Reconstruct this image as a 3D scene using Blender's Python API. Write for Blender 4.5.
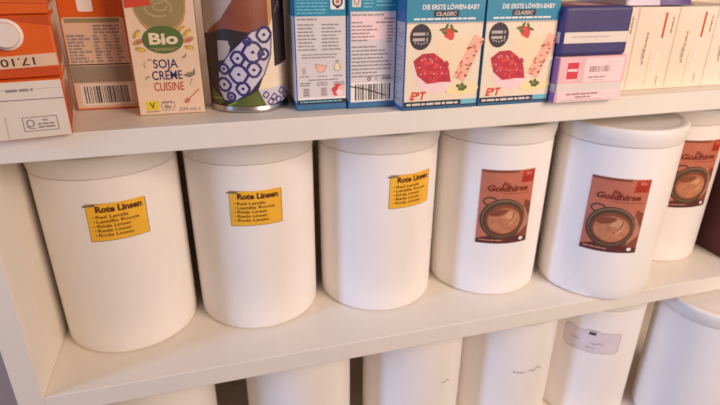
import bpy, bmesh, math, random
from mathutils import Matrix, Vector

for o in list(bpy.data.objects): bpy.data.objects.remove(o)
S = bpy.context.scene
K = 0.75                      # layout unit -> metres, applied to every mesh and location at the end
R = math.radians

# ------------------------------------------------------------------ camera, world, lights, exposure
cam_data = bpy.data.cameras.new('camera'); cam_data.sensor_width = 36; cam_data.lens = 530.587 * 36 / 720
cam_data.clip_start = 0.01
cam_data.dof.use_dof = True; cam_data.dof.focus_distance = 0.27; cam_data.dof.aperture_fstop = 22     # the phone focused a little short: everything is slightly soft
cam = bpy.data.objects.new('camera', cam_data); S.collection.objects.link(cam)
rx = Vector((0.96083087, -0.27705573, 0.00664482)); ux = Vector((0.10584909, 0.38903329, 0.91512243)); fx = Vector((0.25612497, 0.87857454, -0.4031213))
mw = Matrix((rx, ux, -fx)).transposed().to_4x4()
mw.translation = Vector((0.197836, -0.5, 0.413656)) * K
cam.matrix_world = mw
S.camera = cam

world = bpy.data.worlds.new('room_light'); S.world = world; world.use_nodes = True
bg = world.node_tree.nodes['Background']
bg.inputs['Color'].default_value = (1.0, 0.78, 0.70, 1); bg.inputs['Strength'].default_value = 0.30

def area(name, loc, target, size, power, col):
    d = bpy.data.lights.new(name, 'AREA'); d.shape = 'RECTANGLE'; d.size, d.size_y = size; d.energy = power; d.color = col
    o = bpy.data.objects.new(name, d); S.collection.objects.link(o); o.location = loc
    o.rotation_euler = (Vector(target) - Vector(loc)).to_track_quat('-Z', 'Y').to_euler()
    return o
area('window_daylight', (-1.9, -0.56, 0.50), (0.35, 0.05, 0.0), (0.32, 0.8), 34, (0.34, 0.54, 1.0))
area('room_lamp', (0.86, -0.88, 0.58), (0.40, 0.1, 0.0), (0.5, 0.5), 14.0, (1.0, 0.78, 0.63))

S.cycles.diffuse_bounces = 12; S.cycles.max_bounces = 16
vs = S.view_settings
vs.view_transform = 'Standard'; vs.look = 'None'; vs.gamma = 1.0; vs.use_curve_mapping = False; vs.exposure = -0.24

# ------------------------------------------------------------------ materials
def lin(c):
    c /= 255.0
    return c / 12.92 if c <= 0.04045 else ((c + 0.055) / 1.055) ** 2.4
MATS = {}
def mat(name, rgb, rough=0.55, metal=0.0, noise=0.04, nscale=60.0, bump=0.0, bscale=300.0, spec=0.4, sss=0.0, alpha=1.0):
    if name in MATS: return MATS[name]
    m = bpy.data.materials.new(name); m.use_nodes = True; nt = m.node_tree; b = nt.nodes['Principled BSDF']
    c = [lin(v) for v in rgb]
    b.inputs['Roughness'].default_value = rough; b.inputs['Metallic'].default_value = metal
    b.inputs['Specular IOR Level'].default_value = spec; b.inputs['Alpha'].default_value = alpha
    if sss: b.inputs['Subsurface Weight'].default_value = sss; b.inputs['Subsurface Radius'].default_value = (.01, .008, .006); b.inputs['Subsurface Scale'].default_value = .3
    tc = nt.nodes.new('ShaderNodeTexCoord')
    n = nt.nodes.new('ShaderNodeTexNoise'); n.inputs['Scale'].default_value = nscale; n.inputs['Detail'].default_value = 3
    nt.links.new(tc.outputs['Object'], n.inputs['Vector'])
    r = nt.nodes.new('ShaderNodeValToRGB')
    r.color_ramp.elements[0].position = .3; r.color_ramp.elements[1].position = .7
    r.color_ramp.elements[0].color = [v * (1 - noise) for v in c] + [1]; r.color_ramp.elements[1].color = [min(1, v * (1 + noise)) for v in c] + [1]
    nt.links.new(n.outputs['Fac'], r.inputs['Fac']); nt.links.new(r.outputs['Color'], b.inputs['Base Color'])
    if bump:
        n2 = nt.nodes.new('ShaderNodeTexNoise'); n2.inputs['Scale'].default_value = bscale
        nt.links.new(tc.outputs['Object'], n2.inputs['Vector'])
        bp = nt.nodes.new('ShaderNodeBump'); bp.inputs['Strength'].default_value = bump; bp.inputs['Distance'].default_value = .002
        nt.links.new(n2.outputs['Fac'], bp.inputs['Height']); nt.links.new(bp.outputs['Normal'], b.inputs['Normal'])
    MATS[name] = m
    return m

M = dict(
    shelf=mat('white_laminate', (232, 226, 216), .45, noise=.015, bump=.02, bscale=500),
    back=mat('back_board', (236, 222, 208), .7, noise=.03),
    wall=mat('wall_paint', (196, 168, 150), .9, noise=.03, bump=.1, bscale=200),
    floorm=mat('floor_wood', (150, 120, 95), .6, noise=.15, nscale=8),
    tub=mat('white_tub_plastic', (244, 240, 236), .38, noise=.01, bump=.015, bscale=140, spec=.45),
    lid=mat('white_lid_plastic', (236, 231, 225), .42, noise=.01, spec=.45),
    yellow=mat('yellow_label', (243, 186, 54), .5, noise=.06),
    edgeshade=mat('label_edge_shade', (120, 104, 92), .6),
    ink=mat('brown_ink', (92, 44, 12), .6),
    black=mat('black_ink', (62, 52, 52), .55),
    grey=mat('grey_ink', (150, 138, 138), .6),
    lgrey=mat('light_grey_ink', (190, 178, 176), .6),
    white=mat('white_print', (240, 236, 230), .5, noise=.02),
    offwhite=mat('offwhite_card', (226, 216, 206), .5, noise=.03),
    cream=mat('cream_card', (238, 222, 196), .5, noise=.03),
    terra=mat('terracotta_label', (194, 116, 92), .42, noise=.08, nscale=25),
    terradark=mat('terracotta_ink', (122, 44, 30), .5),
    terralight=mat('terracotta_light', (214, 150, 126), .45),
    potdark=mat('pot_dark_olive', (84, 66, 50), .5, noise=.12),
    pothi=mat('pot_rim_tan', (138, 108, 84), .5, noise=.1),
    potin=mat('pot_brown', (134, 74, 52), .5, noise=.15),
    millet=mat('millet_tan', (188, 124, 88), .55, noise=.18, nscale=180),
    milletlt=mat('millet_light_tan', (206, 152, 114), .55, noise=.15, nscale=180),
    maroonprint=mat('maroon_print', (96, 48, 48), .5, noise=.1),
    orange=mat('orange_card', (222, 98, 28), .42, noise=.05, nscale=20),
    orangedk=mat('orange_card_shade', (196, 76, 26), .45, noise=.08, nscale=20),
    orangelt=mat('peach_card', (226, 150, 110), .5, noise=.05),
    capw=mat('white_cap_plastic', (232, 220, 212), .4, noise=.02),
    beige=mat('beige_card', (222, 192, 164), .5, noise=.04),
    olive=mat('olive_print', (150, 140, 104), .55, noise=.08),
    sojabody=mat('cream_carton', (234, 208, 184), .45, noise=.03),
    soup=mat('soup_green', (156, 140, 98), .5, noise=.08, nscale=40),
    souphi=mat('soup_green_light', (178, 162, 118), .5, noise=.06),
    biogreen=mat('logo_green', (90, 112, 60), .5, noise=.05),
    navy=mat('navy_ink', (48, 52, 110), .5),
    redink=mat('red_ink', (186, 56, 38), .5),
    redban=mat('red_banner', (214, 76, 52), .5, noise=.05),
    yellowlogo=mat('yellow_logo', (226, 206, 50), .5),
    tan=mat('tan_print', (196, 152, 104), .5, noise=.1),
    tin=mat('tin_metal', (190, 186, 182), .28, 1.0, noise=.04),
    candark=mat('can_dark_print', (56, 44, 42), .45, noise=.15),
    canwood=mat('can_wood_print', (140, 76, 56), .45, noise=.15, nscale=40),
    clothw=mat('cloth_white_print', (206, 200, 214), .5, noise=.03),
    clothb=mat('cloth_blue_print', (56, 50, 110), .5, noise=.1),
    spoonw=mat('spoon_print', (184, 168, 160), .5, noise=.03),
    leafg=mat('green_print', (92, 104, 44), .5, noise=.15),
    leafl=mat('light_green_print', (150, 170, 60), .5, noise=.1),
    teal=mat('teal_card', (36, 138, 170), .4, noise=.04),
    tealdk=mat('blue_card', (62, 112, 152), .42, noise=.05),
    tealhi=mat('pale_teal_print', (120, 190, 206), .45),
    navyband=mat('dark_band', (52, 46, 66), .5),
    sideprint=mat('pale_card', (220, 213, 212), .48, noise=.03),
    badge=mat('badge_dark', (58, 48, 58), .5),
    berry=mat('berry_red', (214, 70, 84), .5, noise=.22, nscale=160),
    berryd=mat('berry_dark_red', (192, 50, 68), .5, noise=.2, nscale=160),
    strawb=mat('strawberry_red', (218, 70, 62), .5, noise=.1),
    pinkslab=mat('pink_slab', (244, 184, 160), .5, noise=.06),
    panna=mat('panna_cream', (244, 220, 184), .5, noise=.03),
    custard=mat('custard_yellow', (246, 226, 168), .5, noise=.03),
    pink=mat('pink_paper', (232, 186, 190), .5, noise=.05),
    pinklt=mat('pale_pink_paper', (246, 214, 214), .5, noise=.04),
    purple=mat('purple_paper', (150, 104, 158), .5, noise=.06),
    logored=mat('logo_red', (214, 58, 72), .5),
    bluepack=mat('navy_paper', (66, 60, 110), .45, noise=.08, nscale=30, bump=.06, bscale=60),
    whitebox=mat('ivory_card', (236, 222, 204), .5, noise=.02),
    boxedge=mat('ivory_card_edge', (228, 210, 188), .6),
    bagl=mat('lavender_film', (206, 196, 214), .35, noise=.08, nscale=30),
    bagp=mat('purple_film', (96, 76, 132), .35, noise=.12, nscale=30),
    maroon=mat('maroon_card', (84, 34, 36), .45, noise=.15, nscale=14),
    silver=mat('silver_print', (190, 180, 180), .4),
    tanink=mat('faded_tan_ink', (176, 150, 126), .6),
    mauveink=mat('mauve_ink', (170, 140, 144), .6),
    pencil=mat('pencil_grey', (184, 170, 174), .7),
    tape=mat('lilac_label', (224, 214, 218), .45, noise=.04),
)

# ------------------------------------------------------------------ object helpers
def link(o, parent=None):
    S.collection.objects.link(o)
    if parent: o.parent = parent
    return o
def tag(o, label, cat=None, group=None):
    o['label'] = label
    if cat: o['category'] = cat
    if group: o['group'] = group
    return o
def empty(name, loc, rz=0):
    o = bpy.data.objects.new(name, None); o.empty_display_size = .02; link(o); o.location = loc; o.rotation_euler.z = rz
    return o
def finish(name, bm, mats, parent=None, smooth=None, loc=None, rz=0):
    bmesh.ops.recalc_face_normals(bm, faces=[f for f in bm.faces if f.tag is False]) if False else None
    me = bpy.data.meshes.new(name); bm.to_mesh(me); bm.free()
    for m in mats: me.materials.append(m)
    if smooth is not None:
        for p in me.polygons: p.use_smooth = True
        me.set_sharp_from_angle(angle=R(smooth))
    o = link(bpy.data.objects.new(name, me), parent)
    if loc: o.location = loc
    o.rotation_euler.z = rz
    return o
def box_bm(bm, x0, x1, y0, y1, z0, z1, bev=.001, mi=0, seg=2):
    vs = [bm.verts.new((x, y, z)) for x in (x0, x1) for y in (y0, y1) for z in (z0, z1)]
    fs = [bm.faces.new([vs[i] for i in q]) for q in ((0, 1, 3, 2), (4, 6, 7, 5), (0, 4, 5, 1), (2, 3, 7, 6), (0, 2, 6, 4), (1, 5, 7, 3))]
    for f in fs: f.material_index = mi
    bmesh.ops.recalc_face_normals(bm, faces=fs)
    if bev:
        es = list({e for f in fs for e in f.edges})
        r = bmesh.ops.bevel(bm, geom=es, offset=bev, segments=seg, profile=.5, affect='EDGES')
        for f in r['faces']: f.material_index = mi
def lathe(bm, prof, seg=96, mi=0, c=(0, 0)):
    rings = []
    for r, z in prof:
        if r < 1e-6: rings.append([bm.verts.new((c[0], c[1], z))])
        else: rings.append([bm.verts.new((c[0] + r * math.cos(2 * math.pi * i / seg), c[1] + r * math.sin(2 * math.pi * i / seg), z)) for i in range(seg)])
    for a, b in zip(rings, rings[1:]):
        for i in range(seg):
            j = (i + 1) % seg
            q = [a[i % len(a)], a[j % len(a)], b[j % len(b)], b[i % len(b)]]
            q = list(dict.fromkeys(q))
            if len(q) >= 3:
                f = bm.faces.new(q); f.material_index = mi
    return rings

# ------------------------------------------------------------------ printed artwork: flat shapes in (u, v), later laid on a face or round a can
_txt = {}
def glyphs(s, bold, shear):
    k = (s, bold, shear)
    if k not in _txt:
        c = bpy.data.curves.new('t', 'FONT'); c.body = s; c.size = 1; c.offset = bold; c.shear = shear; c.resolution_u = 3; c.fill_mode = 'FRONT'
        o = bpy.data.objects.new('t', c); S.collection.objects.link(o)
        me = bpy.data.meshes.new_from_object(o)
        _txt[k] = ([(v.co.x, v.co.y) for v in me.vertices], [tuple(p.vertices) for p in me.polygons])
        bpy.data.objects.remove(o); bpy.data.curves.remove(c); bpy.data.meshes.remove(me)
    return _txt[k]
EPS = .0001
class Art:
    def __init__(s): s.items = []; s.mats = []
    def mi(s, m):
        m = M[m]
        if m not in s.mats: s.mats.append(m)
        return s.mats.index(m)
    def poly(s, pts, m, L=1): s.items.append((list(pts), [tuple(range(len(pts)))], s.mi(m), L))
    def rect(s, u0, v0, u1, v1, m, L=1): s.poly([(u0, v0), (u1, v0), (u1, v1), (u0, v1)], m, L)
    def rrect(s, u0, v0, u1, v1, r, m, L=1):
        pts = []
        for cx, cy, a0 in ((u1 - r, v0 + r, -90), (u1 - r, v1 - r, 0), (u0 + r, v1 - r, 90), (u0 + r, v0 + r, 180)):
            pts += [(cx + r * math.cos(R(a0 + t)), cy + r * math.sin(R(a0 + t))) for t in (0, 30, 60, 90)]
        s.poly(pts, m, L)
    def ell(s, u, v, a, b, m, L=1, rot=0, n=28):
        c, d = math.cos(rot), math.sin(rot)
        s.poly([(u + a * math.cos(t) * c - b * math.sin(t) * d, v + a * math.cos(t) * d + b * math.sin(t) * c) for t in [2 * math.pi * i / n for i in range(n)]], m, L)
    def ring(s, u, v, a, b, w, m, L=1, n=32, t0=0, t1=360):
        tt = [R(t0 + (t1 - t0) * i / n) for i in range(n + 1)]
        for p, q in zip(tt, tt[1:]):
            s.poly([(u + (a) * math.cos(p), v + b * math.sin(p)), (u + a * math.cos(q), v + b * math.sin(q)), (u + (a - w) * math.cos(q), v + (b - w) * math.sin(q)), (u + (a - w) * math.cos(p), v + (b - w) * math.sin(p))], m, L)
    def line(s, pts, w, m, L=1):
        for (a, b), (c, d) in zip(pts, pts[1:]):
            l = math.hypot(c - a, d - b) or 1; nx, ny = -(d - b) / l * w / 2, (c - a) / l * w / 2
            s.poly([(a - nx, b - ny), (c - nx, d - ny), (c + nx, d + ny), (a + nx, b + ny)], m, L)
    def text(s, t, u, v, h, m, L=2, align='c', bold=.0, sx=1.0, rot=0.0, shear=0.0, width=None):
        V, F = glyphs(t, bold, shear)
        x0 = min(a for a, b in V); x1 = max(a for a, b in V)
        k = h / .72
        if width: sx = width / ((x1 - x0) * k)
        off = {'c': (x0 + x1) / 2, 'l': x0, 'r': x1}[align]
        c, d = math.cos(rot), math.sin(rot)
        P = [((a - off) * k * sx, b * k) for a, b in V]
        s.items.append(([(u + a * c - b * d, v + a * d + b * c) for a, b in P], F, s.mi(m), L))
    def micro(s, u0, v1, u1, rows, pitch, h, m, L=2, seed=0, ragged=.4):          # print too small to read
        r = random.Random(seed)
        for i in range(rows):
            v = v1 - i * pitch; u = u0; end = u1 - r.random() * ragged * (u1 - u0)
            while u < end:
                w = min(h * (1.5 + 4 * r.random()), end - u)
                s.rect(u, v - h, u + w, v, m, L); u += w + h * .6
    def barcode(s, u0, v0, u1, v1, m, L=2, seed=1):
        r = random.Random(seed); u = u0
        while u < u1:
            w = r.choice((.0006, .0006, .0011, .0016)); s.rect(u, v0, min(u + w, u1), v1, m, L); u += w + r.choice((.0006, .0009, .0014))
    def bm(s, bm, fmap, mi0=0, bend=None):
        t = bmesh.new()
        lay = t.verts.layers.int.new('L')
        for k_, (pts, faces, mi, L) in enumerate(s.items):
            vv = [t.verts.new((a, b, 0)) for a, b in pts]
            for v in vv: v[lay] = L * 1000 + min(k_, 990)     # later shapes lie a hair above earlier ones
            for f in faces:
                try: q = t.faces.new([vv[i] for i in f]); q.material_index = mi
                except ValueError: pass
        for f in t.faces:
            f.normal_update()
            if f.normal.z < 0: f.normal_flip()
        if bend:
            us = [v.co.x for v in t.verts]; u = min(us) + bend
            while u < max(us):
                g = t.verts[:] + t.edges[:] + t.faces[:]
                bmesh.ops.bisect_plane(t, geom=g, plane_co=(u, 0, 0), plane_no=(1, 0, 0)); u += bend
            # bisecting interpolates the layer, so take it from the faces' own vertices
        mp = {}
        for f in t.faces:
            L = max(v[lay] for v in f.verts)
            vs = []
            for v in f.verts:
                k = (v.index if v.index >= 0 else id(v), L)
                k = (v, L)
                if k not in mp: mp[k] = bm.verts.new(fmap(v.co.x, v.co.y, (L + 1000) / 1000 * EPS))
                vs.append(mp[k])
            try: q = bm.faces.new(vs); q.material_index = mi0 + f.material_index
            except ValueError: pass
        t.free()

def carton(name, w, d, h, bodymat, art=None, art_left=None, art_right=None, art_top=None, loc=(0, 0, 0), rz=0, bev=.0012, parent=None):
    """box with printed faces; origin at the bottom centre, front towards -y; art u runs from the left edge, v from the bottom"""
    b = bmesh.new(); box_bm(b, -w / 2, w / 2, -d / 2, d / 2, 0, h, bev)
    mats = [M[bodymat]]
    for a, f in ((art, lambda u, v, e: (-w / 2 + u, -d / 2 - e, v)), (art_left, lambda u, v, e: (-w / 2 - e, d / 2 - u, v)),
                 (art_right, lambda u, v, e: (w / 2 + e, -d / 2 + u, v)), (art_top, lambda u, v, e: (-w / 2 + u, -d / 2 + v, h + e))):
        if a:
            a.bm(b, f, len(mats)); mats += a.mats
    return finish(name, b, mats, parent, None, loc, rz)

Z1 = .281       # top of the upper board;  0 = top of the middle board;  -Z1 = top of the lower board

# ------------------------------------------------------------------ room shell and bookcase
def struct(name, x0, x1, y0, y1, z0, z1, m):
    b = bmesh.new(); box_bm(b, x0, x1, y0, y1, z0, z1, 0); o = finish(name, b, [M[m]]); o['kind'] = 'structure'; return o
FL = -5 * Z1 - .1
struct('wall_back', -2.2, 3.2, .39, .45, FL, 2.0, 'wall')
struct('floor', -2.2, 3.2, -3.2, .45, FL - .05, FL, 'floorm')

case = empty('bookcase', (0, 0, FL))
tag(case, 'white laminate bookcase whose boards carry the tubs and boxes', 'bookcase')
W = 1.23; D = .37; T = .0239; P = .0245
def cpart(name, *a, mt='shelf', bev=.0009):
    b = bmesh.new(); box_bm(b, *a[:4], a[4] - FL, a[5] - FL, bev); return finish(name, b, [M[mt]], case)
cpart('side_panel', -P, 0, 0, D, FL, 3 * Z1)
cpart('side_panel', W, W + P, 0, D, FL, 3 * Z1)
cpart('back_panel', -P, W + P, D, D + .008, FL, 3 * Z1, mt='back')
for k in range(-5, 4): cpart('shelf_board', 0, W, 0, D, k * Z1 - T, k * Z1)
cpart('plinth', 0, W, .02, .04, FL, -5 * Z1 - T)

# ------------------------------------------------------------------ white lidded tubs
RT = .0766
def cyl_map(r):
    return lambda u, v, e: ((r + e) * math.sin(u / r), -(r + e) * math.cos(u / r), v)
def tub_body():
    b = bmesh.new(); r = RT
    lathe(b, [(0, .002), (r - .010, .002), (r - .007, 0), (r - .0035, .0004), (r - .0012, .0018), (r - .0003, .0042), (r - .0001, .02), (r + .0002, .12), (r + .0004, .2165), (r - .004, .2175), (0, .2175)])
    return b
def tub_lid():
    b = bmesh.new(); r = .0792
    lathe(b, [(RT - .002, .2176), (RT + .0004, .2176), (RT + .0008, .2182), (RT + .0012, .2200), (r - .0004, .2262), (r, .2285), (r, .2365), (r - .0006, .2382), (r - .002, .2395), (r - .004, .2400), (r - .0080, .2400), (r - .0100, .2392), (r - .013, .2390), (0, .2390)])
    return b
def make_tub(loc):
    t = empty('storage_tub', loc)
    finish('tub', tub_body(), [M['tub']], t, 35)
    finish('lid', tub_lid(), [M['lid']], t, 40)
    return t
def tub_copy(src, loc):
    r = src.copy(); S.collection.objects.link(r); r.location = loc
    for ch in list(src.children):
        c = ch.copy(); S.collection.objects.link(c); c.parent = r
    return r

tub0 = make_tub((.0795, .1286, 0))
spots = {2: (.2403, .1315, 0), 3: (.4033, .1255, 0), 4: (.5675, .119, 0), 5: (.7217, .0636, 0), 6: (.873, .130, 0),
         'A': (.088, .125, -Z1), 'B': (.286, .125, -Z1), 'C': (.466, .123, -Z1), 'D': (.628, .119, -Z1), 'E': (.787, .111, -Z1), 'F': (.93, .018, -Z1)}
tubs = {1: tub0}
for k, l in spots.items(): tubs[k] = tub_copy(tub0, l)
GM = 'white lidded tubs on the middle shelf'; GB = 'white lidded tubs on the bottom shelf'
for k, (l, g) in {
    1: ('white tub with yellow lentils label, in the left corner beside the side panel', GM),
    2: ('white tub with centred yellow lentils label, middle of the three yellow-labelled tubs', GM),
    3: ('white lidded tub with yellow lentils label near its right edge, beside a brown-labelled tub', GM),
    4: ('white lidded tub with brown millet label, leftmost of the three brown-labelled tubs', GM),
    5: ('white tub with brown millet label, pulled forward so its lid top shows', GM),
    6: ('white tub with brown millet label, half hidden behind the forward tub, by the maroon box', GM),
    'A': ('plain white tub on the bottom shelf, leftmost, below the left-corner lentils tub', GB),
    'B': ('plain white tub on the bottom shelf, just right of the wide dark gap', GB),
    'C': ('white tub on the bottom shelf under the third yellow-labelled tub, short grey pencil mark', GB),
    'D': ('white tub on the bottom shelf with a line of grey handwriting, left of outlined label', GB),
    'E': ('white tub on the bottom shelf with a lilac outlined label and small crest', GB),
    'F': ('white tub at the lower right pulled forward, bluish side and lid top showing', GB)}.items():
    tag(tubs[k], l, 'tub', g)

def label_part(name, tub, art, th, z, rot=0.0, w=0, label=None):
    """bend the artwork (u,v centred on 0) round the tub at angle th (degrees, 0 = straight to the front) and height z"""
    c, s = math.cos(rot), math.sin(rot); r = RT + .0005
    cm = cyl_map(r); u0 = R(th) * r
    b = bmesh.new()
    art.bm(b, lambda u, v, e: cm(u0 + u * c - v * s, z + u * s + v * c, e), 0, bend=.004)
    o = finish(name, b, art.mats, tub)
    if label: o['label'] = label
    return o
def lentil_art(seed):
    a = Art(); w, h = .0585, .0425
    a.poly([(-w / 2 - .0006, -h / 2 - .0007), (w / 2 + .0008, -h / 2 - .0002), (w / 2 + .0009, h / 2 - .001), (-w / 2 - .0004, h / 2 + .0002)], 'edgeshade', 0)  # grey rim: the thin shadow at the label's edge, painted in
    a.poly([(-w / 2, -h / 2), (w / 2, -h / 2 + .0004), (w / 2, h / 2), (-w / 2, h / 2 - .0006)], 'yellow', 1)
    a.poly([(-w / 2 - .003, h / 2 - .0035), (-w / 2 + .009, h / 2 - .0028), (-w / 2 + .010, h / 2 - .0002), (-w / 2 - .003, h / 2 - .0016)], 'edgeshade', 2)  # shadow at the curled top left corner, drawn as a grey strip
    a.text('Rote Linsen', .0025, .0115, .0068, 'ink', 2, 'c', .05, width=.046)
    for i, (t, wd) in enumerate((('Red Lentils', .030), ('Lentille Rouge', .040), ('Röda Linser', .032), ('Røde Linser', .032), ('Rode Linzen', .033))):
        v = .0046 - i * .0052
        a.ell(-.0235, v + .0015, .0007, .0007, 'ink', 2, n=8)
        a.text(t, -.0212, v, .0036, 'ink', 2, 'l', .02, width=wd * 1.05)
    return a
for k, th, z, rt in ((1, 11.6, .1695, -.01), (2, -1.6, .166, -.012), (3, 15.2, .1698, -.018)):
    label_part('label', tubs[k], lentil_art(k), th, z, rt, label='yellow paper label reading Rote Linsen in five languages')
def millet_art(seed):
    a = Art(); w, h = .0712, .103; x, y = -w / 2, -h / 2
    U = lambda f: x + f * w
    V = lambda f: y + f * h
    a.rrect(x, y, -x, -y, .0012, 'terra', 1)
    a.rect(x, V(.965), U(.66), -y, 'potin', 2)
    # tag in the top right corner
    a.poly([(U(.72), V(.83)), (U(.985), V(.83)), (U(.985), V(.985)), (U(.74), V(.985))], 'redink', 2)
    a.text('Bio', U(.87), V(.93), .0042, 'terralight', 3, bold=.02)
    a.micro(U(.76), V(.90), U(.96), 2, .0035, .0014, 'terradark', 3, seed, .2)
    a.text('Bio', U(.45), V(.80), .0050, 'terradark', 2, bold=.03, shear=.2)
    a.text('Goldhirse', U(.50), V(.725), .0080, 'terradark', 2, bold=.045, width=.75 * w, shear=.15)
    a.line([(U(.38), V(.695)), (U(.92), V(.69))], .0008, 'terradark', 2)
    # pan of millet seen from above
    cx, cy = U(.46), V(.345)
    a.ring(U(.2), V(.585), .0095, .0065, .0022, 'potdark', 2)
    a.poly([(U(0), V(.0)), (U(1), V(.0)), (U(1), V(.07)), (U(.7), V(.12)), (U(.3), V(.13)), (U(0), V(.06))], 'maroonprint', 2)
    a.poly([(U(.70), V(.10)), (U(.995), V(.07)), (U(.995), V(.55)), (U(.86), V(.6))], 'potin', 2)
    for i in range(6): a.line([(U(.80 + .03 * i), V(.13 + .02 * i)), (U(.86 + .024 * i), V(.50 - .03 * i))], .0013, 'terralight', 3)
    a.ell(cx, cy, .030, .0290, 'potdark', 4)
    a.ell(cx + .0005, cy + .0008, .0280, .0265, 'pothi', 5)
    a.ell(cx + .0006, cy + .0004, .0268, .0250, 'potdark', 6)
    a.ell(cx + .001, cy - .0008, .0242, .0214, 'potin', 7)
    a.ell(cx + .0015, cy - .002, .0215, .0180, 'millet', 8)
    a.ell(cx - .006, cy + .0095, .0120, .0045, 'potin', 9, rot=.25)
    a.ell(cx + .007, cy + .001, .0085, .0110, 'milletlt', 9, rot=-.5)
    a.ell(cx - .001, cy - .005, .0105, .0070, 'millet', 10, rot=.3)
    a.line([(cx + .005, cy - .008), (cx + .013, cy + .002), (cx + .014, cy + .010)], .0016, 'potin', 10)
    a.micro(U(.06), V(.055), U(.5), 1, .003, .0014, 'terralight', 5, seed, .1)
    a.ell(U(.86), V(.055), .0032, .0024, 'white', 5)
    return a
for k, th, z, rt in ((4, -11.5, .1335, .005), (5, -31.0, .1262, 0.0), (6, -8.0, .1445, -.01)):
    label_part('label', tubs[k], millet_art(k), th, z, rt, label='terracotta label reading Bio Goldhirse with a pan of millet')
# lilac outlined label, crest on its upper edge
a = Art(); w, h = .0855, .0425
hw, hh = w / 2, h / 2
outl = [(-hw, -hh + .009), (-hw + .006, -hh + .001), (-.012, -hh), (hw - .006, -hh), (hw, -hh + .004), (hw, hh - .009), (hw - .003, hh - .004), (.012, hh - .004), (.006, hh - .001), (-.008, hh - .001), (-.013, hh - .004), (-hw + .014, hh - .002), (-hw + .004, hh), (-hw, hh - .006)]
a.poly(outl, 'tape', 0); a.line(outl + outl[:1], .0011, 'lgrey', 1)
a.poly([(-.0058, hh - .0098), (.0042, hh - .0098), (.0042, hh - .005), (-.0058, hh - .005)], 'black', 2)
a.line([(-.0058, hh - .0045), (-.0035, hh - .002), (-.0008, hh - .0042), (.002, hh - .002), (.0042, hh - .0045)], .0010, 'grey', 2)
rr = random.Random(5)
def scrawl(a, u0, v0, n, step, amp, m='pencil', wd=.0008, slope=0.0):
    a.line([(u0 + i * step, v0 + i * step * slope + amp * (rr.random() - .5) * (2 if i % 2 else -.2)) for i in range(n)], wd, m, 1)
scrawl(a, -.030, -.002, 11, .0014, .003, 'grey'); scrawl(a, -.004, -.004, 16, .0015, .003, 'grey'); scrawl(a, -.008, -.013, 12, .0013, .003, 'grey')
label_part('label', tubs['E'], a, -37, -.122 + Z1, -.008, label='lilac outlined label with a small dark crest')
a = Art(); scrawl(a, -.026, -.002, 13, .0016, .004, wd=.0013, slope=.08); scrawl(a, -.003, 0, 16, .0016, .0035, wd=.0013, slope=.08)
label_part('handwriting', tubs['D'], a, 0, -.148 + Z1, -.02)
a = Art(); scrawl(a, -.008, -.002, 9, .0019, .003, wd=.0013, slope=.12)
label_part('handwriting', tubs['C'], a, 20, -.142 + Z1, -.02)

# ------------------------------------------------------------------ maroon box at the right end of the middle shelf
al = Art(); d_ = .19
al.line([(d_ - .05 + i * .003, .125 + .006 * math.sin(i * 1.7)) for i in range(14)], .0022, 'silver', 1)
al.line([(d_ - .046 + i * .003, .108 + .004 * math.sin(i * 2.1)) for i in range(10)], .0016, 'silver', 1)
o = carton('cardboard_box', .10, d_, .205, 'maroon', None, al, loc=(.949 + .05, .02 + d_ / 2, 0))
tag(o, 'dark maroon box at the right end of the middle shelf, cut off by the frame', 'box')

# ------------------------------------------------------------------ upper shelf, from left to right
# lying drink cartons, their ends towards the viewer
def lying(name, loc, rz, w, d, h, body, art, art_right):
    t = empty(name, loc, rz)
    b = bmesh.new(); box_bm(b, -w, 0, 0, d, 0, h, .0022, seg=3)
    mats = [M[body]]
    art.bm(b, lambda u, v, e: (-w + u, -e, v), 1); mats += art.mats
    if art_right:
        n = len(mats); art_right.bm(b, lambda u, v, e: (e, u, v), n); mats += art_right.mats
    finish('carton', b, mats, t)
    return t
def side_stripes(h, d, seed):
    a = Art(); r = random.Random(seed)
    a.rect(.002, .002, d - .002, h - .002, 'beige', 1)
    for i in range(int(d / .0035)): a.rect(.004 + i * .0035, .004 + r.random() * .006, .006 + i * .0035, h - .004 - r.random() * .012, r.choice(('redink', 'orangelt', 'terra')), 2)
    return a
w_ = .070
a = Art()
a.rect(.001, .001, w_ - .001, .0475, 'offwhite', 1)
a.line([(.001, .0335), (w_ - .001, .0325)], .0009, 'grey', 2)
a.line([(.001, .0415), (w_ - .001, .0412)], .0004, 'lgrey', 2)
a.micro(w_ - .041, .0418, w_ - .022, 1, .003, .0022, 'grey', 2, 3, 0)
a.line([(w_ - .047, .002), (w_ - .046, .020)], .0007, 'lgrey', 2)
fx0, fy0 = w_ - .0345, .0068
a.line([(fx0, fy0), (fx0 + .025, fy0), (fx0 + .025, fy0 + .0115), (fx0, fy0 + .0115), (fx0, fy0)], .0007, 'grey', 2)
a.ell(fx0 + .0052, fy0 + .0066, .0030, .0033, 'grey', 2); a.ell(fx0 + .0052, fy0 + .0066, .0019, .0022, 'offwhite', 3)
a.line([(fx0 + .0022, fy0 + .0042), (fx0 + .0045, fy0 + .0022), (fx0 + .008, fy0 + .0022)], .0009, 'grey', 3)
a.text('MIX', fx0 + .0165, fy0 + .0078, .0018, 'grey', 3, bold=.02); a.micro(fx0 + .0105, fy0 + .0062, fx0 + .0225, 2, .0026, .0014, 'grey', 3, 4, .05)
t = lying('drink_carton', (.0842, -.0085, Z1), R(9), w_, .081, .0485, 'orange', a, side_stripes(.0485, .081, 1))
tag(t, 'lowest lying drink carton, its pale grey end with a small framed mark showing', 'carton', 'drink cartons lying at the left end')
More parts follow.
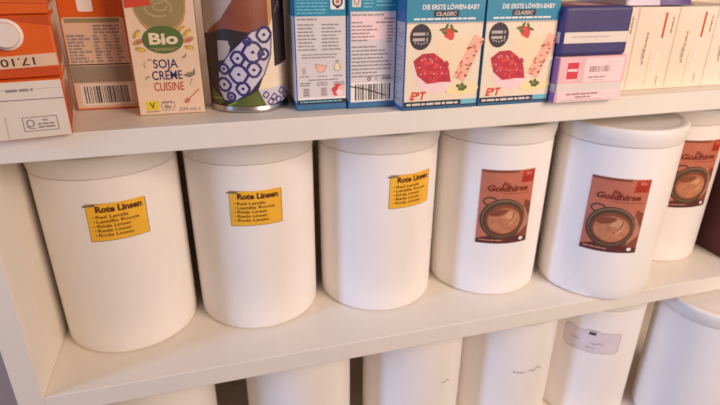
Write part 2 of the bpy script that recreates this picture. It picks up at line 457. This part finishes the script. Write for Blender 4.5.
# second: top end with cap and date band
a = Art(); h2 = .0485
a.rect(.001, .001, w_ - .001, .008, 'orangedk', 1)
a.poly([(.001, .0072), (w_ - .001, .0092), (w_ - .001, .0190), (.001, .0165)], 'beige', 2)
a.text('17.10.', w_ - .0305, .0158, .0062, 'black', 3, 'c', .012, rot=math.pi + .03, width=.0265)
a.poly([(.001, .044), (w_ - .03, .0445), (w_ - .001, .0400), (w_ - .001, .0475), (.001, .0475)], 'orangedk', 1)  # darker orange: shade below the carton above, painted onto the end
t = lying('drink_carton', (.0838, -.001, Z1 + .0489), R(10), w_, .081, h2, 'orange', a, side_stripes(h2, .081, 2))
tag(t, 'orange drink carton lying on another, white screw cap and date 17.10. facing out', 'carton', 'drink cartons lying at the left end')
b = bmesh.new()
capc = (w_ - .0745, 0, .0335)
prof = [(.0, 0), (.0118, 0), (.0118, .0025), (.0098, .0030), (.0096, .0085), (.0088, .0097), (0, .0099)]
lathe(b, prof, 40)
bmesh.ops.transform(b, matrix=Matrix.Translation((-.0325, -.0006, .0345)) @ Matrix.Rotation(R(90), 4, 'X'), verts=b.verts[:])
finish('screw_cap', b, [M['capw']], t, 35)
a = Art(); a.rect(.001, .001, w_ - .001, .047, 'orange', 1); a.line([(.001, .010), (w_ - .001, .008)], .0008, 'orangedk', 2)
t = lying('drink_carton', (.0842, -.003, Z1 + .0978), R(9), w_, .081, .0485, 'orange', a, side_stripes(.0485, .081, 3))
tag(t, 'topmost lying drink carton, plain orange end, cut off by the top of the frame', 'carton', 'drink cartons lying at the left end')

# upright orange carton with its nutrition table
w_, h_ = .0585, .135
a = Art()
a.rect(.001, .0015, w_ - .001, .047, 'beige', 1)
a.rrect(.0015, .044, w_ - .002, .0885, .003, 'beige', 2)
a.rect(.004, .0835, w_ - .006, .0875, 'olive', 3)
a.micro(.028, .0815, w_ - .006, 3, .0030, .0019, 'grey', 3, 11, .1)
a.micro(.003, .0725, .025, 9, .0030, .0018, 'grey', 3, 12, .5)
for c_ in (.0265, .036, .0455): a.micro(c_, .0725, c_ + .0065, 9, .0030, .0018, 'grey', 3, int(c_ * 1e4), .5)
for c_ in (.0345, .044, .0535): a.line([(c_, .045), (c_, .083)], .0004, 'lgrey', 3)
for i in range(9): a.line([(.003, .0705 - i * .003), (w_ - .004, .0705 - i * .003)], .0003, 'lgrey', 3)
a.line([(.0015, .0445), (w_ - .002, .0445)], .0012, 'black', 3)
a.rect(.0015, .027, w_ - .002, .0432, 'olive', 2)
a.micro(.003, .0425, w_ - .004, 6, .0027, .0016, 'grey', 3, 13, .15)
a.rect(.006, .004, w_ - .005, .0255, 'offwhite', 2); a.barcode(.0095, .0065, w_ - .008, .0235, 'black', 3, 5)
a.rrect(.0175, .0935, .031, .106, .002, 'white', 2)
o = carton('drink_carton', w_, .055, h_, 'orange', a, loc=(.0727 + w_ / 2, .083 + .0275, Z1), rz=R(-2))
tag(o, 'upright orange carton with nutrition table and barcode, set back beside the lying cartons', 'carton')

# cream carton
w_, h_ = .061, .135
a = Art()
a.rect(.0008, .0008, w_ - .0008, h_ - .001, 'sojabody', 1)
a.poly([(.0105, .092), (.013, .085), (.019, .0785), (.027, .075), (.036, .0755), (.045, .080), (.051, .087), (.0535, .095), (.0545, .105), (.0535, .118), (.008, .118), (.0078, .101)], 'tan', 2)
a.ell(.031, .1005, .0222, .0222, 'soup', 3); a.ring(.031, .1005, .0228, .0228, .0012, 'tan', 4)
a.ring(.030, .0985, .0125, .0085, .0020, 'souphi', 4, t0=-30, t1=300); a.ring(.0315, .0995, .0065, .0042, .0016, 'souphi', 5, t0=60, t1=380)
a.poly([(.0015, .0985), (.0235, .1008), (.0245, .112), (.0015, .112)], 'redban', 5)
a.micro(.004, .1085, .022, 1, .003, .0022, 'cream', 6, 21, 0)
for (x, y, s, rt) in ((.0085, .069, .0055, .4), (.0095, .062, .005, -.3), (.008, .076, .005, .9), (.0525, .070, .006, .3), (.0525, .0765, .005, .7), (.053, .063, .0045, -.2), (.048, .080, .004, .6)):
    a.ell(x, y, s, s * .42, 'tan', 3, rt); a.ell(x + .001, y - .0005, s * .55, s * .25, 'terra' if s > .005 else 'yellowlogo', 4, rt)
a.ell(.0305, .0705, .0182, .0125, 'biogreen', 6)
a.text('Bio', .031, .0668, .0100, 'cream', 7, bold=.035, width=.0255)
a.line([(.018, .0628), (.043, .0628)], .0006, 'souphi', 7)
a.micro(.022, .0618, .040, 1, .003, .0011, 'souphi', 7, 22, 0)
a.text('SOJA', .0298, .0447, .0083, 'navy', 3, bold=.012, width=.0222)
a.text('CREME', .0300, .0338, .0085, 'navy', 3, bold=.012, width=.0275)
a.text('CUISINE', .0303, .0232, .0083, 'redink', 3, bold=.008, width=.0272)
for (x, y, rt) in ((.047, .0545, .6), (.0485, .0555, 1.2)): a.ell(x, y, .0022, .0008, 'grey', 3, rt)
a.poly([(.0450, .0375), (.050, .0355), (.0548, .0375), (.0555, .043), (.0535, .0405), (.048, .0395)], 'olive', 3)
a.line([(.0450, .0375), (.050, .0355), (.0548, .0375), (.0555, .043)], .0007, 'navy', 4)
a.line([(.0115, .045), (.0105, .049), (.012, .051)], .0006, 'olive', 3); a.line([(.010, .034), (.0125, .0375), (.014, .036)], .0012, 'olive', 3); a.ell(.016, .0525, .0022, .001, 'tan', 3, .3)
a.line([(.0500, .028), (.0522, .034)], .0006, 'olive', 3)
a.line([(.0475, .0145), (.0575, .0235)], .0011, 'terra', 3); a.ell(.0455, .0128, .0032, .0021, 'terra', 4, .7)
a.poly([(.0075, .0045), (.0180, .0045), (.0190, .0135), (.0065, .0135)], 'yellowlogo', 3); a.text('V', .0127, .0068, .0055, 'biogreen', 4, bold=.03)
a.micro(.0068, .0038, .0190, 1, .002, .0010, 'grey', 4, 23, 0)
a.line([(.0222, .0042), (.0205, .0075), (.0222, .0125), (.0320, .0125), (.0335, .0082), (.0315, .0042), (.0222, .0042)], .0006, 'grey', 3)
a.micro(.0225, .0122, .0310, 1, .002, .0012, 'grey', 4, 24, 0); a.text('Bio', .0270, .0060, .0036, 'grey', 4, bold=.03)
a.text('200 ml e', .0470, .0028, .0036, 'grey', 3, bold=.01, width=.0205)
o = carton('cream_carton', w_, .045, h_, 'sojabody', a, loc=(.134 + w_ / 2, .045 + .0225, Z1), rz=R(-1))
tag(o, 'cream-coloured carton reading Bio Soja Creme Cuisine, between an orange carton and the tin', 'carton')

# tin can with a picture label
rc = .0405; hc = .15
t = empty('tin_can', (.2413, .0695, Z1))
tag(t, 'tin can with dark picture label and blue patterned cloth, beside the cream carton', 'can')
b = bmesh.new()
lathe(b, [(0, .003), (rc - .004, .003), (rc - .003, .0005), (rc - .0015, 0), (rc - .0002, .0007), (rc, .002), (rc - .0002, .0035), (rc - .0012, .0048), (rc - .0012, .0060), (rc - .0012, hc - .006), (rc - .0002, hc - .0035), (rc, hc - .002), (rc - .0008, hc - .0005), (rc - .002, hc), (rc - .0035, hc - .004), (0, hc - .004)], 72)
finish('tin', b, [M['tin']], t, 40)
a = Art(); hw = math.pi * rc
a.rect(-hw * .999, .0060, hw * .999, hc - .0062, 'candark', 0)
# u is measured round the can from the front
def cu(px): return rc * math.asin(max(-.985, min(.985, (px - 250.5) / 41.5))) - .0022
def cp(*pts): return [(cu(195 + x / 3.37), .1065 - y / 3.37 * .00093 - .0025 * (1 - ((x / 3.37 - 55.5) / 41.5) ** 2 if abs(x / 3.37 - 55.5) < 41.5 else 0)) for x, y in pts]
a.poly(cp((150, -100), (268, -100), (266, 90), (200, 100), (118, 88), (60, 118)), 'canwood', 1)
a.poly(cp((40, -60), (165, -60), (150, 0), (110, 60), (62, 112), (47, 118)), 'spoonw', 2)
a.poly(cp((95, 130), (128, 128), (134, 150), (120, 190), (92, 200)), 'lgrey', 2)
a.poly(cp((255, 90), (276, 60), (276, 300), (215, 298), (240, 240)), 'cream', 2)
a.poly(cp((262, -60), (276, -60), (276, 60), (262, 92)), 'tan', 2)
a.poly(cp((279, -80), (324, -80), (324, 212), (282, 222)), 'black', 3)
a.line(cp((286, 40), (300, 5), (303, 35)), .0006, 'lgrey', 4)
a.poly(cp((276, 224), (324, 213), (325, 302), (270, 302)), 'cream', 2)
a.poly(cp((215, 296), (325, 296), (325, 352), (240, 356)), 'clothw', 3)
tow = cp((205, 97), (262, 86), (270, 110), (264, 180), (238, 245), (190, 302), (135, 337), (100, 337), (84, 295), (90, 235), (130, 170))
a.poly(tow, 'clothw', 3); a.line(tow + tow[:1], .0011, 'clothb', 6)
for (x, y, s_) in ((205, 165, 30), (155, 240, 28), (245, 110, 22), (155, 185, 20), (108, 225, 15), (240, 175, 16), (205, 225, 22), (105, 280, 20), (165, 290, 20), (125, 320, 12), (190, 128, 11)):
    if s_ > 0:
        s_ *= 1.15
        dm = cp(*[(x + s_ * k * math.cos(q), y + s_ * math.sin(q)) for q, k in zip([i * math.pi / 6 for i in range(13)], [1, .8, .9, .75, .9, .8, 1, .8, .9, .75, .9, .8, 1])])
        a.line(dm, .0027, 'clothb', 4)
        a.ell(*cp((x, y))[0], .0017, .0015, 'clothb', 5, n=10)
for (x, y) in ((240, 318), (268, 330), (296, 316), (312, 338), (255, 345), (284, 345)):
    c0 = cp((x - 11, y), (x, y - 13), (x + 11, y), (x, y + 12), (x - 11, y)); a.line(c0, .0013, 'clothb', 4)
a.poly(cp((62, 300), (84, 318), (102, 342), (86, 356), (60, 340)), 'leafg', 4); a.poly(cp((140, 336), (212, 300), (238, 352), (112, 358)), 'leafg', 2)
a.line(cp((64, 336), (98, 330)), .0012, 'leafl', 5); a.line(cp((112, 354), (142, 338)), .0014, 'leafl', 5)
b = bmesh.new(); cm = cyl_map(rc - .0010); a.bm(b, lambda u, v, e: cm(u, v, e), 0, bend=.0035)
finish('label', b, a.mats, t)

# two dessert-mix boxes showing their narrow text sides
w_, h_ = .0515, .132
def pale_side():
    a = Art(); a.rect(.001, .0905, .0815, h_ - .001, 'teal', 1); a.rect(.001, .008, .0815, .0905, 'sideprint', 1); a.micro(.06, .087, .079, 22, .0033, .0014, 'lgrey', 2, 7, .4)
    return a
def narrow(loc, art, label):
    a = art
    o = carton('dessert_mix_box', w_, .082, h_, 'tealdk', a, pale_side(), loc=loc)
    tag(o, label, 'box', 'blue dessert mix boxes on the upper shelf')
a = Art()
a.rect(.0005, .0905, w_ - .0005, h_ - .001, 'teal', 1)
a.micro(.003, .109, .033, 6, .0030, .0012, 'tealhi', 2, 31, .15)
a.rrect(.0355, .0965, .0495, .111, .0015, 'white', 2); a.ring(.0425, .1035, .0052, .0050, .0017, 'black', 3); a.rect(.041, .0975, .044, .1005, 'black', 4); a.ell(.0425, .1035, .002, .0018, 'terra', 4)
a.rect(.0008, .0125, w_ - .0008, .0905, 'sideprint', 1)
a.micro(.003, .0885, .022, 1, .003, .0014, 'grey', 2, 32, 0)
for (u0, u1, sd) in ((.003, .024, 33), (.0265, .0485, 34)): a.micro(u0, .0835, u1, 8, .0033, .0013, 'grey', 2, sd, .45)
a.micro(.006, .0555, .046, 2, .0028, .0011, 'grey', 2, 35, .2)
a.poly([(.019, .046), (.031, .044), (.0275, .038), (.022, .038)], 'pinkslab', 2); a.line([(.019, .046), (.031, .044), (.0275, .038), (.022, .038), (.019, .046)], .0005, 'grey', 3)
a.rect(.006, .036, .0095, .0425, 'lgrey', 2); a.ell(.0415, .0425, .0034, .004, 'panna', 2); a.ring(.0415, .0425, .0036, .0042, .0006, 'grey', 3); a.rect(.0398, .0475, .0432, .049, 'grey', 3)
for u0 in (.0035, .0215, .0375): a.micro(u0, .0345, u0 + .0095, 1, .002, .0011, 'grey', 2, int(u0 * 9999), 0)
a.micro(.012, .0310, .042, 1, .002, .0012, 'grey', 2, 36, 0)
for u0 in (.0035, .0205, .0375): a.micro(u0, .0280, u0 + .012, 2, .0022, .0012, 'grey', 2, int(u0 * 9998), .2)
for u0 in (.0065, .0245): a.rect(u0, .0140, u0 + .0065, .0225, 'lgrey', 2); a.micro(u0 + .0005, .0215, u0 + .006, 3, .0026, .0012, 'grey', 3, int(u0 * 9997), .3)
for (x, y) in ((.0385, .020), (.042, .0235), (.045, .021), (.040, .0165)): a.ell(x, y, .0031, .0028, 'berry' if x < .044 else 'pinkslab', 3)
a.ell(.0437, .0172, .0036, .003, 'pinklt', 4)
a.rect(.0005, .0062, w_ - .0005, .0108, 'navyband', 1); a.micro(.003, .0093, .046, 1, .002, .0013, 'tealhi', 2, 37, 0)
a.rect(.0008, .0108, w_ - .0008, .0128, 'white', 1)
narrow((.2845 + w_ / 2, .025 + .041, Z1), a, 'blue dessert box beside the tin, narrow side with small pictures and text columns')
a = Art()
a.rect(.0005, .0945, w_ - .0005, h_ - .001, 'teal', 1)
a.rrect(.0035, .0985, .0125, .112, .001, 'offwhite', 2); a.ring(.008, .104, .0027, .0035, .0009, 'grey', 3); a.micro(.015, .109, .026, 4, .0032, .0014, 'tealhi', 2, 41, .3); a.micro(.028, .108, .047, 3, .0036, .0014, 'tealhi', 2, 42, .2)
a.rect(.002, .0065, w_ - .0030, .0945, 'sideprint', 1); a.rect(.003, .068, w_ - .004, .0920, 'pinklt', 2)
a.micro(.003, .0920, .036, 1, .003, .0014, 'grey', 3, 43, 0); a.micro(.036, .0885, .047, 1, .003, .0012, 'grey', 3, 44, 0); a.micro(.003, .0850, .014, 1, .003, .0013, 'grey', 3, 45, 0); a.micro(.028, .0850, .047, 1, .003, .0013, 'grey', 3, 46, 0)
a.micro(.003, .0815, .030, 5, .0033, .0013, 'grey', 3, 47, .6)
for i in range(6): a.micro(.039, .0815 - i * .0030, .047, 1, .003, .0011, 'grey', 3, 48 + i, .3)
a.micro(.003, .0620, .045, 9, .0036, .0014, 'grey', 3, 56, .4)
a.ring(.0215, .0297, .0020, .0020, .0008, 'black', 3); a.ell(.029, .0297, .0018, .0016, 'lgrey', 3); a.micro(.035, .0312, .047, 1, .003, .0026, 'grey', 3, 57, 0)
a.rect(.002, .0065, w_ - .004, .0262, 'white', 2); a.barcode(.0065, .0082, .0445, .0245, 'black', 3, 9)
a.line([(.0015, .0228), (.018, .0195), (.0400, .0118)], .0012, 'black', 4)
narrow((.3370 + w_ / 2, .0215 + .041, Z1), a, 'blue dessert mix box with text side and a barcode struck through by a pen line')

# two dessert-mix boxes showing their picture fronts
def front_art(w, seed):
    a = Art()
    f = lambda x, y: ((x - 401 - (111 - y) * .0935) * .00111 * w / .083, (111 - .045 * (x - 401) - y) * .00102)
    F = lambda *p: [f(*q) for q in p]
    a.rect(.0005, .0855, w - .0005, .1365, 'teal', 1)
    a.line([(.0015, .0848), (w - .001, .0848)], .0015, 'lgrey', 2)
    a.text('DIE ERSTE LÖWEN-BABY', w * .56, .0972, .0044, 'white', 2, bold=.02, width=.060)
    a.rrect(w * .34, .0902, w * .66, .0962, .0006, 'badge', 2); a.text('CLASSIC', w * .5, .0914, .0035, 'offwhite', 3, bold=.015, shear=.2, width=.021)
    a.micro(.008, .0893, w - .010, 1, .003, .0017, 'white', 2, seed, 0)
    a.text('DESSERT', w * .5, .112, .009, 'white', 2, bold=.02, width=.055) if False else None
    a.rect(.0012, .0090, w - .0012, .0840, 'cream', 1)
    # panna cotta, fruit slice, berries, custard
    a.poly(F((438, 41), (468, 39), (466, 66), (455, 78), (438, 62)), 'panna', 2)
    a.poly(F((474, 36), (484, 40), (463, 82), (452, 77)), 'pinkslab', 3)
    r = random.Random(seed)
    for i in range(26):
        k = r.random(); q = r.random()
        x = 474 + (452 - 474) * k + q * 10; y = 37 + 40 * k + q * 4
        a.ell(*f(x, y), .0011 + .0006 * r.random(), .0009, 'strawb' if r.random() < .7 else 'leafg', 4, n=9)
    a.poly(F((416, 70), (450, 82), (444, 92), (424, 93), (416, 84)), 'pinklt', 2)
    a.poly(F((414, 62), (423, 55), (434, 54), (442, 60), (448, 68), (450, 82), (440, 82), (426, 84), (417, 76)), 'berryd', 3)
    for i in range(34):
        x = 416 + 31 * r.random(); y = 57 + 25 * r.random()
        if (x - 414) * .75 > (y - 60) - 9 and y > 54 + abs(x - 430) * .42: a.ell(*f(x, y), .0021, .0020, r.choice(('berry', 'berry', 'strawb', 'berryd')), 4, n=10)
    for i in range(12): a.ell(*f(419 + 26 * r.random(), 59 + 17 * r.random()), .0008, .0007, 'pink', 5, n=8)
    a.ell(*f(461, 89), .0185, .0062, 'custard', 4, .05); a.ell(*f(461, 86.5), .0120, .0030, 'panna', 5, .05)
    for (x, y) in ((457, 86), (461, 85), (464, 87), (459, 89), (462, 89)): a.ell(*f(x, y), .0024, .0018, 'leafg', 6, r.random() * 3)
    a.ell(*f(449, 35.5), .0058, .0050, 'strawb', 3, -.4); a.ell(*f(451, 38.5), .0030, .0035, 'strawb', 3)
    for (x, y, q) in ((443, 32, .2), (447, 29.5, 1.1), (452, 30, 2.0), (455, 33, 2.8), (445, 35, -.4)): a.ell(*f(x, y), .0034, .0013, 'leafg', 4, q)
    a.ell(*f(422, 39.5), .0112, .0122, 'badge', 3)
    a.micro(f(415, 36)[0], f(415, 35.6)[1], f(429, 36)[0], 2, .0052, .0028, 'lgrey', 4, seed + 2, 0)
    for q in range(5): a.text('*', f(416.5 + q * 2.7, 47)[0], f(418, 48.5 - abs(q - 2) * .7)[1], .0035, 'lgrey', 4, bold=.02)
    a.text('E&T', *f(416.5, 99.5), .0078, 'strawb', 4, bold=.05, shear=.3, width=.0175)
    a.rect(.0008, .0022, w - .0008, .0032, 'tealdk', 1)
    a.rect(.0015, .0030, w * .76, .0088, 'navyband', 1); a.micro(.004, .0070, w * .74, 1, .003, .0022, 'offwhite', 2, seed + 4, 0)
    a.rect(w * .775, .0040, w - .0015, .0090, 'tealhi', 1); a.rect(w * .775, .0025, w - .0015, .0040, 'navyband', 1)
    return a
def side_art(d):
    a = Art(); a.rect(.001, .0855, d - .001, .1365, 'tealdk', 1); a.rect(.001, .004, d - .001, .0855, 'lgrey', 1)
    a.micro(d - .045, .082, d - .004, 24, .0031, .0014, 'grey', 2, 77, .5); return a
o = carton('dessert_mix_box', .0830, .05, .138, 'tealdk', front_art(.083, 3), side_art(.05), loc=(.3872 + .0415, -.002 + .025, Z1))
tag(o, 'blue and cream dessert box with berry picture, left one of the picture pair', 'box', 'blue dessert mix boxes on the upper shelf')
o = carton('dessert_mix_box', .0842, .05, .138, 'tealdk', front_art(.0842, 3), side_art(.05), loc=(.4716 + .0421, -.002 + .025, Z1))
tag(o, 'blue and cream dessert box with berry picture, right one, next to the pink pack', 'box', 'blue dessert mix boxes on the upper shelf')

# pink pack with a navy pack on it
w_ = .0855; h_ = .0488
a = Art()
a.rect(.001, .0205, w_ - .001, h_ - .001, 'pink', 1); a.rect(.001, .0118, w_ - .001, .0205, 'offwhite', 1); a.rect(.003, .0008, w_ - .001, .0118, 'pinklt', 1)
a.rect(.0095, .0245, .0255, .0440, 'pinklt', 2); a.rect(.0105, .0255, .0245, .0430, 'logored', 3); a.rect(.0115, .0335, .0235, .0362, 'pinklt', 4)
a.rect(.032, .0215, w_ - .004, h_ - .002, 'pinklt', 2); a.poly([(.026, .0215), (.030, .0215), (.034, h_ - .002), (.029, h_ - .002)], 'purple', 2) if False else None
a.barcode(.0385, .0320, .0640, .0385, 'mauveink', 3, 12); a.micro(.038, .0275, .060, 1, .003, .0016, 'mauveink', 3, 61, 0); a.micro(.044, .0240, .058, 1, .003, .0009, 'lgrey', 3, 62, 0)
a.micro(.014, .0102, .055, 1, .003, .0020, 'mauveink', 3, 63, 0); a.micro(.026, .0066, .045, 1, .003, .0018, 'mauveink', 3, 64, 0); a.micro(.008, .0030, .060, 1, .003, .0008, 'lgrey', 3, 65, 0)
al = Art(); al.rect(.001, .001, .069, h_ - .001, 'purple', 1); al.rect(.030, .0118, .069, .0205, 'lgrey', 2)
o = carton('paper_pack', w_, .07, h_, 'pink', a, al, loc=(.5572 + w_ / 2, -.012 + .035, Z1), bev=.0018)
tag(o, 'pink pack with a red square logo and grey barcode, lying under the navy pack', 'pack')
w_ = .0838; hb = .0500
a = Art(); a.rect(0.0028, .0135, w_ - .0028, .0245, 'offwhite', 1); a.micro(.012, .0205, .060, 1, .003, .0014, 'lgrey', 2, 71, .1)
al = Art(); al.rect(.003, .0135, .067, .0245, 'lgrey', 1)
at = Art(); at.rect(.022, .008, .062, .050, 'logored', 1); at.rect(.026, .012, .058, .046, 'pink', 2)
b = bmesh.new(); box_bm(b, -w_ / 2, w_ / 2, -.035, .035, 0, hb, .0040, seg=3); mats = [M['bluepack']]
for q, f in ((a, lambda u, v, e: (-w_ / 2 + u, -.035 - e, v)), (al, lambda u, v, e: (-w_ / 2 - e, .035 - u, v)), (at, lambda u, v, e: (-w_ / 2 + u, -.035 + v, hb + e))): q.bm(b, f, len(mats)); mats += q.mats
o = finish('paper_pack', b, mats, None, None, (.5560 + w_ / 2, -.011 + .035, Z1 + h_ + .0002))
# folded paper triangles at the wrapped end
b = bmesh.new()
for s0 in (0, 1):
    vs_ = [b.verts.new((-w_ / 2 - .0010, .031, .006 + s0 * .038)), b.verts.new((-w_ / 2 - .0010, -.031, .006 + s0 * .038)), b.verts.new((-w_ / 2 - .0022, 0, .0215 + s0 * .007)),
           b.verts.new((-w_ / 2 + .0002, .031, .006 + s0 * .038)), b.verts.new((-w_ / 2 + .0002, -.031, .006 + s0 * .038)), b.verts.new((-w_ / 2 + .0002, 0, .0215 + s0 * .007))]
    for q in ((0, 1, 2), (3, 5, 4), (0, 3, 4, 1), (1, 4, 5, 2), (2, 5, 3, 0)): b.faces.new([vs_[i] for i in q])
bmesh.ops.recalc_face_normals(b, faces=b.faces[:])
finish('folded_end', b, [M['bluepack']], o)
tag(o, 'navy blue wrapped pack with a white band, lying on the pink pack', 'pack')

# row of ivory boxes, spines to the front
sw = .0575; xs = [.6225 + i * sw for i in range(5)]
def spine_art():
    a = Art()
    a.line([(.0012, .001), (.0012, .094)], .0008, 'boxedge', 1)
    V = lambda s, u, v0, v1, m, **k: None
    def vert(u, v0, v1, h, m, seed):                      # a line of small upright print
        r = random.Random(seed); v = v0
        while v < v1:
            l = min(h * (1.2 + 3 * r.random()), v1 - v); a.rect(u - h / 2, v, u + h / 2, v + l, m, 2); v += l + h * .5
    vert(.0185, .030, .067, .0020, 'tanink', 81); vert(.0160, .036, .050, .0016, 'lgrey', 82)
    a.rect(.0385, .060, .0412, .0885, 'redban', 2)
    vert(.0510, .0655, .0850, .0020, 'tanink', 83)
    a.line([(.0285, .004), (.0275, .030), (.0280, .046)], .0006, 'boxedge', 2); a.line([(.0450, .006), (.0445, .016)], .0009, 'grey', 2)
    vert(.0370, .020, .045, .0030, 'white', 84)
    return a
labels = ['ivory box mostly hidden behind the navy and pink packs', 'ivory box with grey spine print and red bar, first one right of the navy pack',
          'ivory box with red bar on its spine, second one right of the navy pack', 'ivory box at the right edge of the frame, third one right of the navy pack', 'ivory box']
first = None
for i, x in enumerate(xs[:4]):
    loc = (x + sw / 2, .0258 + .07, Z1)
    if first is None: o = first = carton('ivory_box', sw - .0002, .14, .0945, 'whitebox', spine_art(), loc=loc, bev=.0005)
    else: o = first.copy(); S.collection.objects.link(o); o.location = loc
    tag(o, labels[i], 'box', 'row of ivory boxes on the upper shelf')
# soft bag lying on the ivory boxes
b = bmesh.new()
bmesh.ops.create_grid(b, x_segments=26, y_segments=18, size=1)
top = b.verts[:]
def puff(x, y): return (max(0, 1 - x ** 4) * max(0, 1 - y ** 4)) ** .5
for v in top:
    x, y = v.co.x, v.co.y
    v.co = (x * .046, y * .050, .0018 + .036 * puff(x, y) + .0018 * math.sin(9 * x + 4 * y) * puff(x, y))
dup = bmesh.ops.duplicate(b, geom=b.faces[:])
for v in [g for g in dup['geom'] if isinstance(g, bmesh.types.BMVert)]:
    v.co.z = .0008
for f in [g for g in dup['geom'] if isinstance(g, bmesh.types.BMFace)]: f.normal_flip()
bmesh.ops.remove_doubles(b, verts=b.verts[:], dist=.00001)
be = [e for e in b.edges if len(e.link_faces) == 1]
bmesh.ops.bridge_loops(b, edges=be)
for f in b.faces:
    c = f.calc_center_median(); f.material_index = 1 if c.x + .25 * c.y > -.012 else 0
o = finish('soft_bag', b, [M['bagl'], M['bagp']], None, 60, (.716, .0258 + .056, Z1 + .0950), R(-4))
tag(o, 'lavender and purple soft bag lying on the ivory boxes, cut off by the frame', 'bag')

# ------------------------------------------------------------------ layout units -> metres
for me in bpy.data.meshes: me.transform(Matrix.Scale(K, 4))
for o in S.objects:
    if o.type in {'MESH', 'EMPTY'}:
        o.location = o.location * K
        if o.parent is None and o.get('category', 'bookcase') != 'bookcase': o.location.z += .0003
